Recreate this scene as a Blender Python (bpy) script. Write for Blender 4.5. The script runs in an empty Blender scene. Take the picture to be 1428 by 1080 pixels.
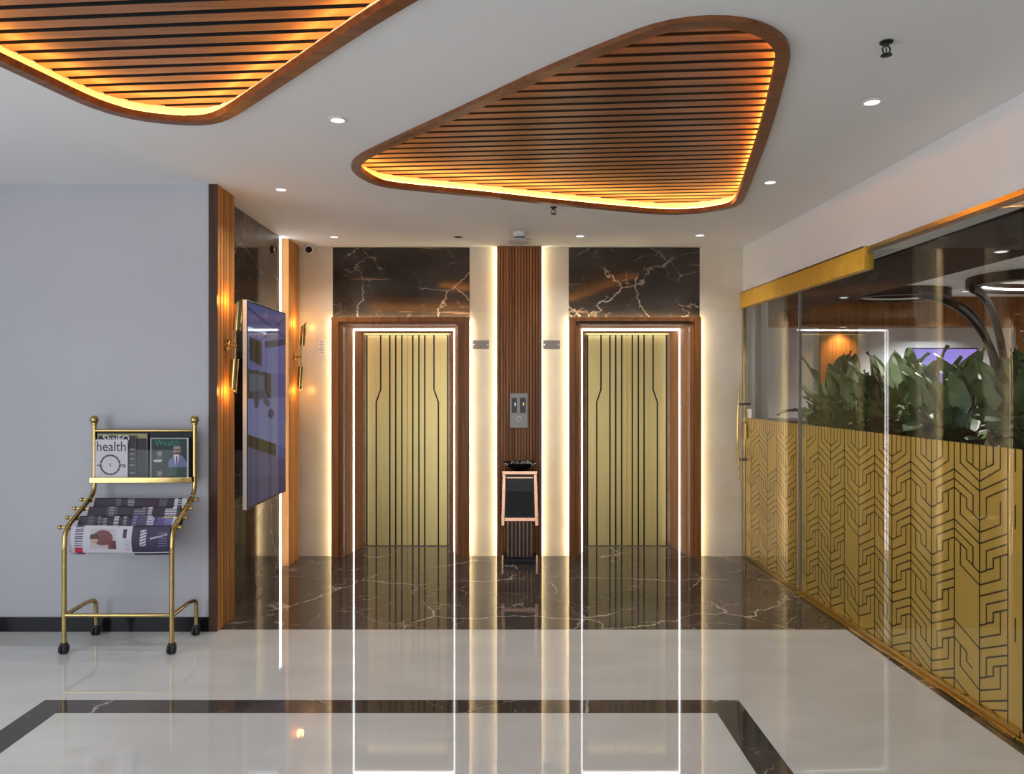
import bpy, bmesh, math, random
from mathutils import Vector, Matrix
from mathutils.geometry import tessellate_polygon
random.seed(7)
S = bpy.context.scene
COL = S.collection
# ------------------------------------------------------------------ camera / world / exposure
F = 1060.0                    # focal length in pixels of the 1428 px wide frame
EYE = 1.57
cam = bpy.data.cameras.new('camera'); camo = bpy.data.objects.new('camera', cam); COL.objects.link(camo)
camo.location = (0, 0, EYE); camo.rotation_euler = (math.pi/2, 0, 0)
cam.sensor_fit = 'HORIZONTAL'; cam.sensor_width = 36; cam.lens = 36*F/1428
cam.shift_x = 10/1428; cam.shift_y = 1/1428; cam.clip_start = .05
S.camera = camo
W = bpy.data.worlds.new('world'); S.world = W; W.use_nodes = True
W.node_tree.nodes['Background'].inputs[0].default_value = (.62, .72, 1, 1)
W.node_tree.nodes['Background'].inputs[1].default_value = .6
vs = S.view_settings
vs.view_transform = 'Standard'; vs.look = 'None'; vs.exposure = 0.0; vs.gamma = 1; vs.use_curve_mapping = False
E_WINDOW, E_ENTRY_FILL, E_DOWN, E_SCONCE = 95, 78, 25, 1.8
LED_WARM, LED_WHITE, LED_AMBER = 40, 10, 58
def area(name, loc, rot, sx, sy, e, col, parent=None):
    l = bpy.data.lights.new(name, 'AREA'); l.shape = 'RECTANGLE'; l.size = sx; l.size_y = sy; l.energy = e; l.color = col
    o = bpy.data.objects.new(name, l); COL.objects.link(o); o.location = loc; o.rotation_euler = rot
    if parent: adopt(o, parent)
    return o

# ------------------------------------------------------------------ helpers
def adopt(o, p):
    o.parent = p
    if p is not None: o.matrix_parent_inverse = (Matrix.Translation(-Vector(p['base'])) if 'base' in p else Matrix.Identity(4))
def X(px, Y): return (px-704)*Y/F
def Z(py, Y): return EYE-(py-541)*Y/F
def tag(o, label=None, cat=None, group=None, kind=None):
    if label: o['label'] = label
    if cat: o['category'] = cat
    if group: o['group'] = group
    if kind: o['kind'] = kind
    return o
def thing(name, loc, label, cat, group=None, kind=None):
    o = bpy.data.objects.new(name, None); COL.objects.link(o); o.location = loc; o['base'] = list(loc)
    o.empty_display_size = .1
    return tag(o, label, cat, group, kind)
def copy_tree(o, parent=None):
    c = o.copy(); COL.objects.link(c); c.parent = parent
    for ch in list(o.children): copy_tree(ch, c)
    return c

LAST = [None]
class MB:
    def __init__(s): s.v = []; s.f = []; s.c = []
    def add(s, vs, fs, col=None):
        n = len(s.v); s.v += [tuple(v) for v in vs]; s.f += [tuple(n+i for i in f) for f in fs]; s.c += [col]*len(fs); return s
    def hexa(s, p, col=None):       # p: 4 bottom ccw + 4 top
        return s.add(p, [(3,2,1,0),(4,5,6,7),(0,1,5,4),(1,2,6,5),(2,3,7,6),(3,0,4,7)], col)
    def box(s, x0, x1, y0, y1, z0, z1, col=None):
        return s.hexa([(x0,y0,z0),(x1,y0,z0),(x1,y1,z0),(x0,y1,z0),(x0,y0,z1),(x1,y0,z1),(x1,y1,z1),(x0,y1,z1)], col)
    def rbox(s, y0, y1, o0, o1, z0, z1):     # box along the slightly turned glass line
        a, b = RX(y0), RX(y1)
        return s.hexa([(a-o1,y0,z0),(a-o0,y0,z0),(b-o0,y1,z0),(b-o1,y1,z0),(a-o1,y0,z1),(a-o0,y0,z1),(b-o0,y1,z1),(b-o1,y1,z1)])
    def prism(s, poly, z0, z1, col=None):
        n = len(poly)
        return s.add([(x,y,z0) for x,y in poly]+[(x,y,z1) for x,y in poly],
            [tuple(range(n-1,-1,-1)), tuple(range(n,2*n))]+[(i,(i+1)%n,n+(i+1)%n,n+i) for i in range(n)], col)
    def tube(s, pts, r, n=12, cap=True, flat=1.0):
        pts = [Vector(p) for p in pts]; m = len(pts)
        rs = r if isinstance(r, (list, tuple)) else [r]*m
        t = (pts[1]-pts[0]).normalized(); u = t.orthogonal().normalized(); V0 = []
        for i, p in enumerate(pts):
            t2 = ((pts[min(i+1,m-1)]-p).normalized()+(p-pts[max(i-1,0)]).normalized()).normalized() if 0 < i < m-1 else (pts[min(i+1,m-1)]-pts[max(i-1,0)]).normalized()
            u = (u-t2*u.dot(t2)).normalized(); w = t2.cross(u)
            for k in range(n):
                a = 2*math.pi*k/n; V0.append(p+(u*math.cos(a)+w*math.sin(a)*flat)*rs[i])
        fs = [(i*n+k, i*n+(k+1)%n, (i+1)*n+(k+1)%n, (i+1)*n+k) for i in range(m-1) for k in range(n)]
        if cap: fs += [tuple(range(n-1,-1,-1)), tuple((m-1)*n+k for k in range(n))]
        return s.add(V0, fs)
    def lathe(s, prof, c=(0,0,0), n=24, axis='Z'):
        c = Vector(c); V0 = []
        for r, h in prof:
            for k in range(n):
                a = 2*math.pi*k/n; p = (r*math.cos(a), r*math.sin(a), h)
                if axis == 'X': p = (p[2], p[0], p[1])
                if axis == 'Y': p = (p[1], p[2], p[0])
                V0.append(c+Vector(p))
        m = len(prof)
        fs = [(i*n+k, i*n+(k+1)%n, (i+1)*n+(k+1)%n, (i+1)*n+k) for i in range(m-1) for k in range(n)]
        fs += [tuple(range(n-1,-1,-1)), tuple((m-1)*n+k for k in range(n))]
        return s.add(V0, fs)
    def ball(s, c, r, n=14, m=8):
        return s.lathe([(max(r*math.sin(math.pi*i/m), r*.02), -r*math.cos(math.pi*i/m)) for i in range(m+1)], c, n)
    def build(s, name, mat, parent=None, smooth=False, bevel=0, colors=False):
        me = bpy.data.meshes.new(name); me.from_pydata(s.v, [], s.f); me.validate(); me.update()
        if colors:
            at = me.color_attributes.new('Col', 'FLOAT_COLOR', 'CORNER')
            for p in me.polygons:
                cc = s.c[p.index] or (.5,.5,.5)
                for li in p.loop_indices: at.data[li].color = (*cc, 1)
        bm = bmesh.new(); bm.from_mesh(me); bmesh.ops.recalc_face_normals(bm, faces=bm.faces); bm.to_mesh(me); bm.free()
        me.materials.append(mat)
        o = bpy.data.objects.new(name, me); COL.objects.link(o)
        if smooth:
            me.polygons.foreach_set('use_smooth', [True]*len(me.polygons))
            try: me.set_sharp_from_angle(angle=math.radians(38))
            except Exception: pass
        if bevel:
            b = o.modifiers.new('bevel', 'BEVEL'); b.width = bevel; b.segments = 2; b.limit_method = 'ANGLE'; b.angle_limit = .6
        if parent: adopt(o, parent)
        LAST[0] = o.name
        return o
def shade_sides(o):  # slat sides and tops coloured black to give the slits their shade
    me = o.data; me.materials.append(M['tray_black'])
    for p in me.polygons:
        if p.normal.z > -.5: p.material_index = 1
def boxo(name, mat, parent, *a, bevel=0): return MB().box(*a).build(name, mat, parent, bevel=bevel)
def fillet(pts, r, n=6):
    pts = [Vector(p) for p in pts]; out = [pts[0]]
    for i in range(1, len(pts)-1):
        a, b, c = pts[i-1], pts[i], pts[i+1]
        d = min(r, (a-b).length*.48, (c-b).length*.48)
        p0 = b+(a-b).normalized()*d; p2 = b+(c-b).normalized()*d
        for k in range(n+1):
            t = k/n; out.append(p0*(1-t)**2+b*2*t*(1-t)+p2*t*t)
    return out+[pts[-1]]
def catmull(pts, n=4):
    out = []; m = len(pts)
    for i in range(m):
        p0, p1, p2, p3 = [Vector(pts[(i+k-1) % m]) for k in range(4)]
        for k in range(n):
            t = k/n
            out.append(.5*((2*p1)+(p2-p0)*t+(2*p0-5*p1+4*p2-p3)*t*t+(3*p1-p0-3*p2+p3)*t**3))
    return out
def text_mesh(name, body, size, mat, parent, loc, rot=(math.pi/2,0,0), sx=1, depth=.0004, align='CENTER'):
    c = bpy.data.curves.new(name, 'FONT'); c.body = body; c.size = size; c.align_x = align; c.align_y = 'CENTER'; c.extrude = depth; c.resolution_u = 3
    o = bpy.data.objects.new(name, c); COL.objects.link(o)
    dg = bpy.context.evaluated_depsgraph_get(); me = bpy.data.meshes.new_from_object(o.evaluated_get(dg))
    bpy.data.objects.remove(o); bpy.data.curves.remove(c)
    me.transform(Matrix.Translation(loc) @ __import__('mathutils').Euler(rot).to_matrix().to_4x4() @ Matrix.Diagonal((sx,1,1,1)))
    me.materials.clear(); me.materials.append(mat)
    o = bpy.data.objects.new(name, me); COL.objects.link(o); adopt(o, parent); return o

# ------------------------------------------------------------------ materials
M = {}
def mat(name, col=(.5,.5,.5), rough=.5, metal=0, ior=1.5, spec=None, coat=0):
    m = bpy.data.materials.new(name); m.use_nodes = True; b = m.node_tree.nodes['Principled BSDF']
    b.inputs['Base Color'].default_value = (*col, 1); b.inputs['Roughness'].default_value = rough
    b.inputs['Metallic'].default_value = metal; b.inputs['IOR'].default_value = ior
    if coat: b.inputs['Coat Weight'].default_value = coat; b.inputs['Coat Roughness'].default_value = .06
    M[name] = m; return m, m.node_tree, b
def N(nt, t, **k):
    n = nt.nodes.new(t)
    for a, v in k.items():
        if a.startswith('i_'):
            key = a[2:]
            n.inputs[int(key) if key.isdigit() else key.replace('_', ' ')].default_value = v
        else: setattr(n, a, v)
    return n
def L(nt, a, b): nt.links.new(a, b)
def ramp(nt, stops, src):
    r = N(nt, 'ShaderNodeValToRGB'); e = r.color_ramp.elements
    while len(e) < len(stops): e.new(.5)
    for i, (p, c) in enumerate(stops): e[i].position = p; e[i].color = (*c, 1) if len(c) == 3 else c
    L(nt, src, r.inputs[0]); return r
def noisy(name, c0, c1, scale, rough, metal=0, stretch=(1,1,1), bump=0, detail=4, ior=1.5, rvar=0):
    m, nt, b = mat(name, c0, rough, metal, ior)
    tc = N(nt, 'ShaderNodeTexCoord'); mp = N(nt, 'ShaderNodeMapping'); mp.inputs['Scale'].default_value = stretch
    L(nt, tc.outputs['Object'], mp.inputs[0])
    n = N(nt, 'ShaderNodeTexNoise', i_Scale=scale, i_Detail=detail, i_Roughness=.6); L(nt, mp.outputs[0], n.inputs['Vector'])
    r = ramp(nt, [(.3, c0), (.7, c1)], n.outputs[0]); L(nt, r.outputs[0], b.inputs['Base Color'])
    if rvar:
        mr = N(nt, 'ShaderNodeMapRange', i_3=max(rough-rvar,.01), i_4=rough+rvar); L(nt, n.outputs[0], mr.inputs[0]); L(nt, mr.outputs[0], b.inputs['Roughness'])
    if bump:
        bp = N(nt, 'ShaderNodeBump', i_Strength=bump, i_Distance=.002); L(nt, n.outputs[0], bp.inputs['Height']); L(nt, bp.outputs[0], b.inputs['Normal'])
    return m
def wood(name, dark, mid, light, axis='Z', rough=.38, fine=1.0):
    m, nt, b = mat(name, mid, rough, coat=0); b.inputs['Specular IOR Level'].default_value = .28
    tc = N(nt, 'ShaderNodeTexCoord'); mp = N(nt, 'ShaderNodeMapping')
    sc = {'Z': (14*fine, 14*fine, .55), 'X': (.55, 14*fine, 14*fine)}[axis]; mp.inputs['Scale'].default_value = sc
    oi = N(nt, 'ShaderNodeObjectInfo'); ad = N(nt, 'ShaderNodeVectorMath', operation='ADD')
    cx = N(nt, 'ShaderNodeCombineXYZ'); mm = N(nt, 'ShaderNodeMath', operation='MULTIPLY', i_1=9.0)
    L(nt, oi.outputs['Random'], mm.inputs[0]); [L(nt, mm.outputs[0], cx.inputs[k]) for k in range(3)]
    L(nt, tc.outputs['Object'], ad.inputs[0]); L(nt, cx.outputs[0], ad.inputs[1]); L(nt, ad.outputs[0], mp.inputs[0])
    n = N(nt, 'ShaderNodeTexNoise', i_Scale=2.2, i_Detail=6, i_Roughness=.65, i_Distortion=.35); L(nt, mp.outputs[0], n.inputs['Vector'])
    r = ramp(nt, [(.28, dark), (.5, mid), (.74, light)], n.outputs[0])
    hs = N(nt, 'ShaderNodeHueSaturation'); mr = N(nt, 'ShaderNodeMapRange', i_3=.82, i_4=1.2)
    L(nt, oi.outputs['Random'], mr.inputs[0]); L(nt, mr.outputs[0], hs.inputs['Value']); L(nt, r.outputs[0], hs.inputs['Color'])
    L(nt, hs.outputs[0], b.inputs['Base Color'])
    bp = N(nt, 'ShaderNodeBump', i_Strength=.15, i_Distance=.001); L(nt, n.outputs[0], bp.inputs['Height']); L(nt, bp.outputs[0], b.inputs['Normal'])
    return m
def dark_marble(name, base0, base1, vein, scale=1.0, rough=.06, rot=(0,0,0), amber=None):
    m, nt, b = mat(name, base0, rough)
    tc = N(nt, 'ShaderNodeTexCoord'); mp = N(nt, 'ShaderNodeMapping'); mp.inputs['Rotation'].default_value = rot
    mp.inputs['Scale'].default_value = (scale, scale*1.0, scale*1.3); L(nt, tc.outputs['Object'], mp.inputs[0])
    n1 = N(nt, 'ShaderNodeTexNoise', i_Scale=1.6, i_Detail=6, i_Roughness=.6); L(nt, mp.outputs[0], n1.inputs['Vector'])
    base = ramp(nt, [(.35, base0), (.7, base1)], n1.outputs[0])
    prev = base.outputs[0]
    for sc, w, lo, hi, amt, dist in ((1.15, .006, .45, .56, 1.0, .42), (2.3, .007, .48, .62, .65, .34), (5.0, .009, .50, .66, .25, .25)):
        nd = N(nt, 'ShaderNodeTexNoise', i_Scale=sc*1.5, i_Detail=5, i_Roughness=.62); L(nt, mp.outputs[0], nd.inputs['Vector'])
        sub = N(nt, 'ShaderNodeVectorMath', operation='SUBTRACT'); sub.inputs[1].default_value = (.5,.5,.5); L(nt, nd.outputs['Color'], sub.inputs[0])
        scl = N(nt, 'ShaderNodeVectorMath', operation='SCALE'); scl.inputs['Scale'].default_value = dist; L(nt, sub.outputs[0], scl.inputs[0])
        add = N(nt, 'ShaderNodeVectorMath', operation='ADD'); L(nt, mp.outputs[0], add.inputs[0]); L(nt, scl.outputs[0], add.inputs[1])
        vo = N(nt, 'ShaderNodeTexVoronoi', feature='DISTANCE_TO_EDGE', i_Scale=sc); L(nt, add.outputs[0], vo.inputs['Vector'])
        line = N(nt, 'ShaderNodeMapRange', i_1=0.0, i_2=w*1.6, i_3=1.0, i_4=0.0); L(nt, vo.outputs[0], line.inputs[0])
        nm = N(nt, 'ShaderNodeTexNoise', i_Scale=sc*1.1+.37, i_Detail=2); L(nt, mp.outputs[0], nm.inputs['Vector'])
        msk = N(nt, 'ShaderNodeMapRange', i_1=lo, i_2=hi, i_3=0.0, i_4=amt); L(nt, nm.outputs[0], msk.inputs[0])
        mul = N(nt, 'ShaderNodeMath', operation='MULTIPLY'); L(nt, line.outputs[0], mul.inputs[0]); L(nt, msk.outputs[0], mul.inputs[1])
        mx = N(nt, 'ShaderNodeMix', data_type='RGBA'); L(nt, mul.outputs[0], mx.inputs[0]); L(nt, prev, mx.inputs[6]); mx.inputs[7].default_value = (*vein, 1)
        prev = mx.outputs[2]
    if amber:
        mp2 = N(nt, 'ShaderNodeMapping'); mp2.inputs['Scale'].default_value = (.5, 1, 9.0); mp2.inputs['Rotation'].default_value = (0, .12, 0); L(nt, tc.outputs['Object'], mp2.inputs[0])
        na = N(nt, 'ShaderNodeTexNoise', i_Scale=1.7, i_Detail=5, i_Roughness=.55, i_Distortion=.4); L(nt, mp2.outputs[0], na.inputs['Vector'])
        ma = N(nt, 'ShaderNodeMapRange', i_1=.635, i_2=.68, i_3=0.0, i_4=.85); L(nt, na.outputs[0], ma.inputs[0])
        mx = N(nt, 'ShaderNodeMix', data_type='RGBA'); L(nt, ma.outputs[0], mx.inputs[0]); L(nt, prev, mx.inputs[6]); mx.inputs[7].default_value = (*amber, 1)
        prev = mx.outputs[2]
    L(nt, prev, b.inputs['Base Color']); return m
def emit(name, col, e):
    m = bpy.data.materials.new(name); m.use_nodes = True; nt = m.node_tree; nt.nodes.clear()
    o = N(nt, 'ShaderNodeOutputMaterial'); em = N(nt, 'ShaderNodeEmission'); em.inputs[0].default_value = (*col, 1); em.inputs[1].default_value = e
    L(nt, em.outputs[0], o.inputs[0]); M[name] = m; return m
noisy('paint', (.70,.70,.69), (.74,.74,.73), 3, .65)
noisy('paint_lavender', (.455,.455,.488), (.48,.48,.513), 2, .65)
noisy('paint_ceiling', (.79,.79,.78), (.81,.81,.80), 2, .7)
noisy('floor_white', (.555,.565,.535), (.65,.662,.637), 1.8, .03, stretch=(1,2.2,1), detail=8)
noisy('cream', (.60,.54,.42), (.70,.65,.54), 2.4, .22, detail=8)
noisy('interior_floor', (.30,.29,.28), (.36,.35,.33), 2, .2)
noisy('grey_panel', (.16,.16,.16), (.19,.19,.19), 3, .4)
noisy('brass', (.46,.325,.115), (.56,.41,.165), 30, .09, metal=1, rvar=.06)
noisy('brass_dark', (.52,.37,.14), (.62,.46,.19), 20, .22, metal=1, rvar=.06)
noisy('gold_leaf', (.66,.36,.028), (.80,.48,.05), 9, .42, metal=.25, rvar=.08)
noisy('gold_film', (.68,.44,.085), (.74,.50,.11), 1.2, .35, metal=.3)
noisy('door_gold', (.53,.405,.155), (.62,.485,.205), 2, .3, metal=.9, stretch=(30,1,.8), rvar=.05)
noisy('door_etch', (.022,.012,.006), (.035,.02,.01), 8, .2)
noisy('steel', (.20,.19,.17), (.26,.245,.225), 40, .42, metal=1, stretch=(1,1,12))
noisy('copper', (.55,.30,.19), (.68,.40,.27), 12, .16, metal=1)
noisy('black_gloss', (.008,.008,.009), (.013,.013,.014), 6, .09)
noisy('black_plastic', (.012,.012,.013), (.02,.02,.021), 20, .4)
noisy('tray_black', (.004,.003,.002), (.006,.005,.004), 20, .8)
noisy('film_cut', (.05,.036,.015), (.07,.05,.02), 8, .25)
noisy('rubber', (.015,.015,.016), (.022,.022,.022), 20, .6)
noisy('white_plastic', (.66,.66,.64), (.70,.70,.68), 10, .4)
noisy('grey_plastic', (.42,.41,.39), (.46,.45,.43), 10, .45)
noisy('paper', (.62,.61,.63), (.68,.67,.69), 12, .7)
noisy('ink', (.03,.025,.04), (.05,.045,.06), 12, .6)
noisy('white_ink', (.72,.72,.74), (.76,.76,.78), 12, .6)
noisy('green_ink', (.02,.20,.11), (.03,.24,.14), 12, .6)
noisy('soil', (.02,.014,.01), (.05,.035,.025), 60, .9, bump=.8)
noisy('stone', (.03,.035,.04), (.35,.38,.42), 18, .12)
noisy('spathe', (.46,.50,.36), (.58,.60,.46), 12, .4)
noisy('planter', (.018,.018,.018), (.026,.026,.026), 8, .35)
wood('wood_wall', (.15,.052,.014), (.28,.108,.028), (.40,.17,.048), 'Z')
wood('wood_light', (.28,.112,.028), (.44,.195,.052), (.55,.27,.085), 'Z', rough=.6)
wood('wood_reveal', (.42,.20,.075), (.56,.29,.12), (.64,.36,.17), 'Z', rough=.75)
wood('wood_ceiling', (.13,.052,.02), (.25,.11,.045), (.36,.17,.08), 'X', rough=.33)
wood('wood_frame', (.10,.034,.012), (.17,.062,.022), (.25,.10,.036), 'X', rough=.3)
wood('wood_soffit', (.04,.022,.014), (.065,.038,.026), (.085,.05,.036), 'X', rough=.95)
wood('wood_edge', (.03,.014,.008), (.05,.024,.014), (.075,.036,.02), 'Z')
wood('wood_dark', (.018,.008,.004), (.032,.014,.007), (.05,.022,.012), 'Z')
dark_marble('marble_floor', (.042,.035,.030), (.11,.092,.078), (.62,.55,.47), .95, .045, rot=(.3,.2,.5))
dark_marble('marble_wall', (.020,.015,.012), (.058,.044,.034), (.58,.47,.36), 1.0, .08, rot=(.6,.1,.3), amber=(.42,.25,.15))
dark_marble('marble_side', (.045,.037,.030), (.11,.09,.073), (.50,.43,.35), .9, .07, rot=(.2,.9,.3))
emit('led_warm', (1,.78,.46), LED_WARM); emit('led_white', (.93,.96,1), LED_WHITE); emit('led_amber', (1,.37,.06), LED_AMBER)
emit('lamp_disc', (1,.95,.93), 1.15); emit('bulb', (1,.62,.22), 10); emit('digit_amber', (1,.62,.12), 3); emit('digit_white', (.85,.95,1), 2)
emit('interior_led', (1,.97,.92), 6)
def attr_mat(name, emission=0, rough=.6):
    m, nt, b = mat(name, (.5,.5,.5), rough)
    a = N(nt, 'ShaderNodeAttribute', attribute_name='Col')
    if emission:
        b.inputs['Base Color'].default_value = (.01,.01,.012,1); b.inputs['Roughness'].default_value = .06; b.inputs['IOR'].default_value = 1.3
        L(nt, a.outputs['Color'], b.inputs['Emission Color']); b.inputs['Emission Strength'].default_value = emission
    else: L(nt, a.outputs['Color'], b.inputs['Base Color'])
    return m
attr_mat('print', 0, .55); attr_mat('screen_picture', .55); attr_mat('screen_interior', 1.3)
def glass(name, tint, f0=.06, gain=1.0):
    m = bpy.data.materials.new(name); m.use_nodes = True; nt = m.node_tree; nt.nodes.clear(); M[name] = m
    o = N(nt, 'ShaderNodeOutputMaterial'); mx = N(nt, 'ShaderNodeMixShader'); t = N(nt, 'ShaderNodeBsdfTransparent'); g = N(nt, 'ShaderNodeBsdfGlossy')
    t.inputs[0].default_value = (*tint, 1); g.inputs['Roughness'].default_value = .01; g.inputs['Color'].default_value = (.95,.95,.95,1)
    lw = N(nt, 'ShaderNodeLayerWeight', i_Blend=.5); p = N(nt, 'ShaderNodeMath', operation='POWER', i_1=5.0); L(nt, lw.outputs['Facing'], p.inputs[0])
    ma = N(nt, 'ShaderNodeMath', operation='MULTIPLY_ADD', i_1=gain, i_2=f0, use_clamp=True); L(nt, p.outputs[0], ma.inputs[0])
    L(nt, ma.outputs[0], mx.inputs[0]); L(nt, t.outputs[0], mx.inputs[1]); L(nt, g.outputs[0], mx.inputs[2]); L(nt, mx.outputs[0], o.inputs[0])
glass('glass', (.95,.96,.95), .03, .62); glass('acrylic', (.97,.97,.97), .008, .5)
def leaf_mat():
    m, nt, b = mat('leaf', (.05,.10,.035), .38)
    tc = N(nt, 'ShaderNodeTexCoord'); oi = N(nt, 'ShaderNodeObjectInfo')
    n = N(nt, 'ShaderNodeTexNoise', i_Scale=14, i_Detail=4); L(nt, tc.outputs['Object'], n.inputs['Vector'])
    ad = N(nt, 'ShaderNodeMath', operation='MULTIPLY_ADD', i_1=.55, i_2=0.0); L(nt, oi.outputs['Random'], ad.inputs[0])
    a2 = N(nt, 'ShaderNodeMath', operation='MULTIPLY_ADD', i_1=.45); L(nt, n.outputs[0], a2.inputs[0]); L(nt, ad.outputs[0], a2.inputs[2])
    r = ramp(nt, [(.15, (.06,.11,.045)), (.5, (.13,.19,.085)), (.85, (.24,.31,.16))], a2.outputs[0]); L(nt, r.outputs[0], b.inputs['Base Color'])
leaf_mat()

for k in ('door_etch', 'film_cut', 'black_gloss', 'black_plastic', 'planter'): M[k].node_tree.nodes['Principled BSDF'].inputs['Specular IOR Level'].default_value = .22
noisy('bronze', (.10,.055,.035), (.16,.09,.06), 12, .2, metal=1)
noisy('silver', (.78,.77,.72), (.84,.83,.78), 12, .35)
# ------------------------------------------------------------------ key dimensions
CEIL = 2.88; YB = 7.08; YW = 4.90; XL = -1.95; XFAR = -4.6; YREAR = -4.0; YD = 7.53
def RX(y): return 2.22+(YB-y)*.0216        # the glass line of the right-hand wall

# ------------------------------------------------------------------ floor
fl = thing('floor', (0,0,0), 'polished pale grey marble lobby floor with dark marble bands', 'floor', kind='structure')
MB().box(XFAR, 2.215, YREAR, 4.93, -.12, 0).build('white_marble_field', M['floor_white'], fl)
MB().box(XL-.1, 2.6, 4.93, YD+.1, -.12, 0).build('dark_marble_field', M['marble_floor'], fl)
MB().box(2.215, 2.6, YREAR, 4.93, -.12, 0).build('dark_marble_border', M['marble_floor'], fl)
xa0, xa1, xb0, xb1, ya0, ya1 = -2.31, -2.165, 1.023, 1.174, 3.665, 3.817
inl = [[(xa0,ya1),(xa1,ya0),(xb0,ya0),(xb1,ya1)], [(xa0,-.6),(xa1,-.45),(xa1,ya0),(xa0,ya1)], [(xb0,-.45),(xb1,-.6),(xb1,ya1),(xb0,ya0)], [(xa0,-.6),(xb1,-.6),(xb0,-.45),(xa1,-.45)]]
for p in inl: MB().prism(p, -.01, .0006).build('dark_inlay_band', M['marble_floor'], fl)

# ------------------------------------------------------------------ ceiling with two shaped pockets
KR = F*(2.86-EYE)
def cw(px, py): y = KR/(541-py); return Vector(((px-704)*y/F, y))
pan2 = [(487.6,233),(498,221),(539,201),(655,148),(770,95),(886,48.5),(914,37),(955,30),(1001,27),(1034,28.6),(1066,37),(1094,53),(1104,69),(1103,81),(1080,166),(1057,231),(1036,282),(1024.5,290),(978,298),(932,300),(886,297),(793.5,288.5),(655,274),(539,262.5),(511.6,254),(493,242.6)]
pan2 = catmull([cw(*p) for p in pan2], 4)
pan1 = [(584,0),(504,48),(420,103),(336,157.6),(311,171),(286,176.5),(231,173.5),(181,167),(126,151),(63,122),(0,93)]
pan1 = [cw(*p) for p in pan1]+[Vector(p) for p in ((-2.16,2.55),(-2.27,2.0),(-2.31,1.7),(-2.27,1.5),(-2.14,1.38),(-1.95,1.34),(-1.2,1.44),(-.4,1.55),(.15,1.63),(.36,1.70),(.43,1.80),(.40,1.90),(.27,2.02),(.0,2.26))]
pan1 = catmull(pan1, 4)
def smooth_outline(poly, n=128, it=3):
    P = list(poly)+[poly[0]]; d = [0]
    for a, b in zip(P, P[1:]): d.append(d[-1]+(b-a).length)
    out = []; j = 0
    for i in range(n):
        t = d[-1]*i/n
        while d[j+1] < t: j += 1
        out.append(P[j]+(P[j+1]-P[j])*((t-d[j])/(d[j+1]-d[j])))
    for _ in range(it):
        out = [out[i]*.5+(out[i-1]+out[(i+1) % n])*.25 for i in range(n)]
        out = [out[i]*1.52-(out[i-1]+out[(i+1) % n])*.26 for i in range(n)] if _ < it-3 else out
    return out
pan1 = smooth_outline(pan1); pan2 = smooth_outline(pan2)
def inset(poly, d):
    n = len(poly); A = sum(poly[i].x*poly[(i+1) % n].y-poly[(i+1) % n].x*poly[i].y for i in range(n)); s = 1 if A > 0 else -1
    out = []
    for i in range(n):
        t = (poly[(i+1) % n]-poly[i-1]).normalized(); out.append(poly[i]+Vector((-t.y, t.x))*s*d)
    return out
outer = [(XFAR,YREAR),(2.6,YREAR),(2.6,YB+.12),(XFAR,YB+.12)]
loops = [[Vector((x,y,CEIL)) for x,y in outer]]+[[Vector((p.x,p.y,CEIL)) for p in inset(q,.004)] for q in (pan1, pan2)]
tris = tessellate_polygon(loops); allv = [v for lp in loops for v in lp]
mb = MB(); mb.v = [tuple(v) for v in allv]; mb.f = [tuple(t) for t in tris]; mb.c = [None]*len(tris)
tag(mb.build('ceiling', M['paint_ceiling']), 'white painted plaster lobby ceiling', 'ceiling', kind='structure')
tag(boxo('light_block_slab', M['paint_ceiling'], None, XFAR-.1, 2.6, YREAR-.1, 9.3, 3.12, 3.2), 'added slab above the lobby ceiling to block sky light', 'slab', kind='structure')  # unseen slab added to keep world light out of the ceiling pockets
def ceiling_panel(name, poly, label):
    c = sum(poly, Vector((0,0)))/len(poly)
    root = thing(name, (c.x, c.y, CEIL), label, 'ceiling panel', 'backlit wooden ceiling panels')
    inn = inset(poly, .055); n = len(poly)
    mb = MB()                                  # lip ring
    rings = [[(p.x,p.y,z) for p in q] for q, z in ((poly,2.86),(inn,2.86),(inn,2.892),(poly,2.892))]
    mb.add([v for r in rings for v in r], [(a*n+i, a*n+(i+1) % n, ((a+1) % 4)*n+(i+1) % n, ((a+1) % 4)*n+i) for a in range(4) for i in range(n)])
    mb.build('frame', M['wood_frame'], root, smooth=True)
    mb = MB(); mb.add([(p.x,p.y,z) for z in (2.892,2.95) for p in poly], [(i,(i+1) % n,n+(i+1) % n,n+i) for i in range(n)]); mb.build('pocket_side', M['paint'], root)
    mb = MB(); mb.add([(p.x,p.y,z) for z in (2.95,3.02) for p in poly], [(i,(i+1) % n,n+(i+1) % n,n+i) for i in range(n)]+[tuple(range(n,2*n))])
    mb.build('backing_tray', M['tray_black'], root)
    led = inset(poly, .030); mb = MB(); mb.tube([(p.x,p.y,2.897) for p in led+led[:2]], .0045, 5, cap=False)
    mb.build('light_strip', M['led_amber'], root)
    # slats
    d = Vector((1,-.08)).normalized(); nn = Vector((.08,1)).normalized(); q = inset(poly, .003)
    hs = [p.dot(nn) for p in q]; lo, hi = min(hs), max(hs); pitch, w = .0872, .058
    def span(h):
        xs = []
        for i in range(n):
            a, b = q[i], q[(i+1) % n]; ha, hb = a.dot(nn)-h, b.dot(nn)-h
            if (ha < 0) != (hb < 0): xs.append((a+(b-a)*(ha/(ha-hb))).dot(d))
        return (min(xs), max(xs)) if len(xs) >= 2 else None
    h = lo+.03
    while h < hi-.02:
        h1 = min(h+w, hi-.006); a, b = span(h), span(h1)
        if a and b:
            P = [d*a[0]+nn*h, d*a[1]+nn*h, d*b[1]+nn*h1, d*b[0]+nn*h1]
            MB().prism([(p.x,p.y) for p in P], 2.945, 2.97).build('slat', M['wood_ceiling'], root); shade_sides(bpy.data.objects[LAST[0]])
        h += pitch
    return root
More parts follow.
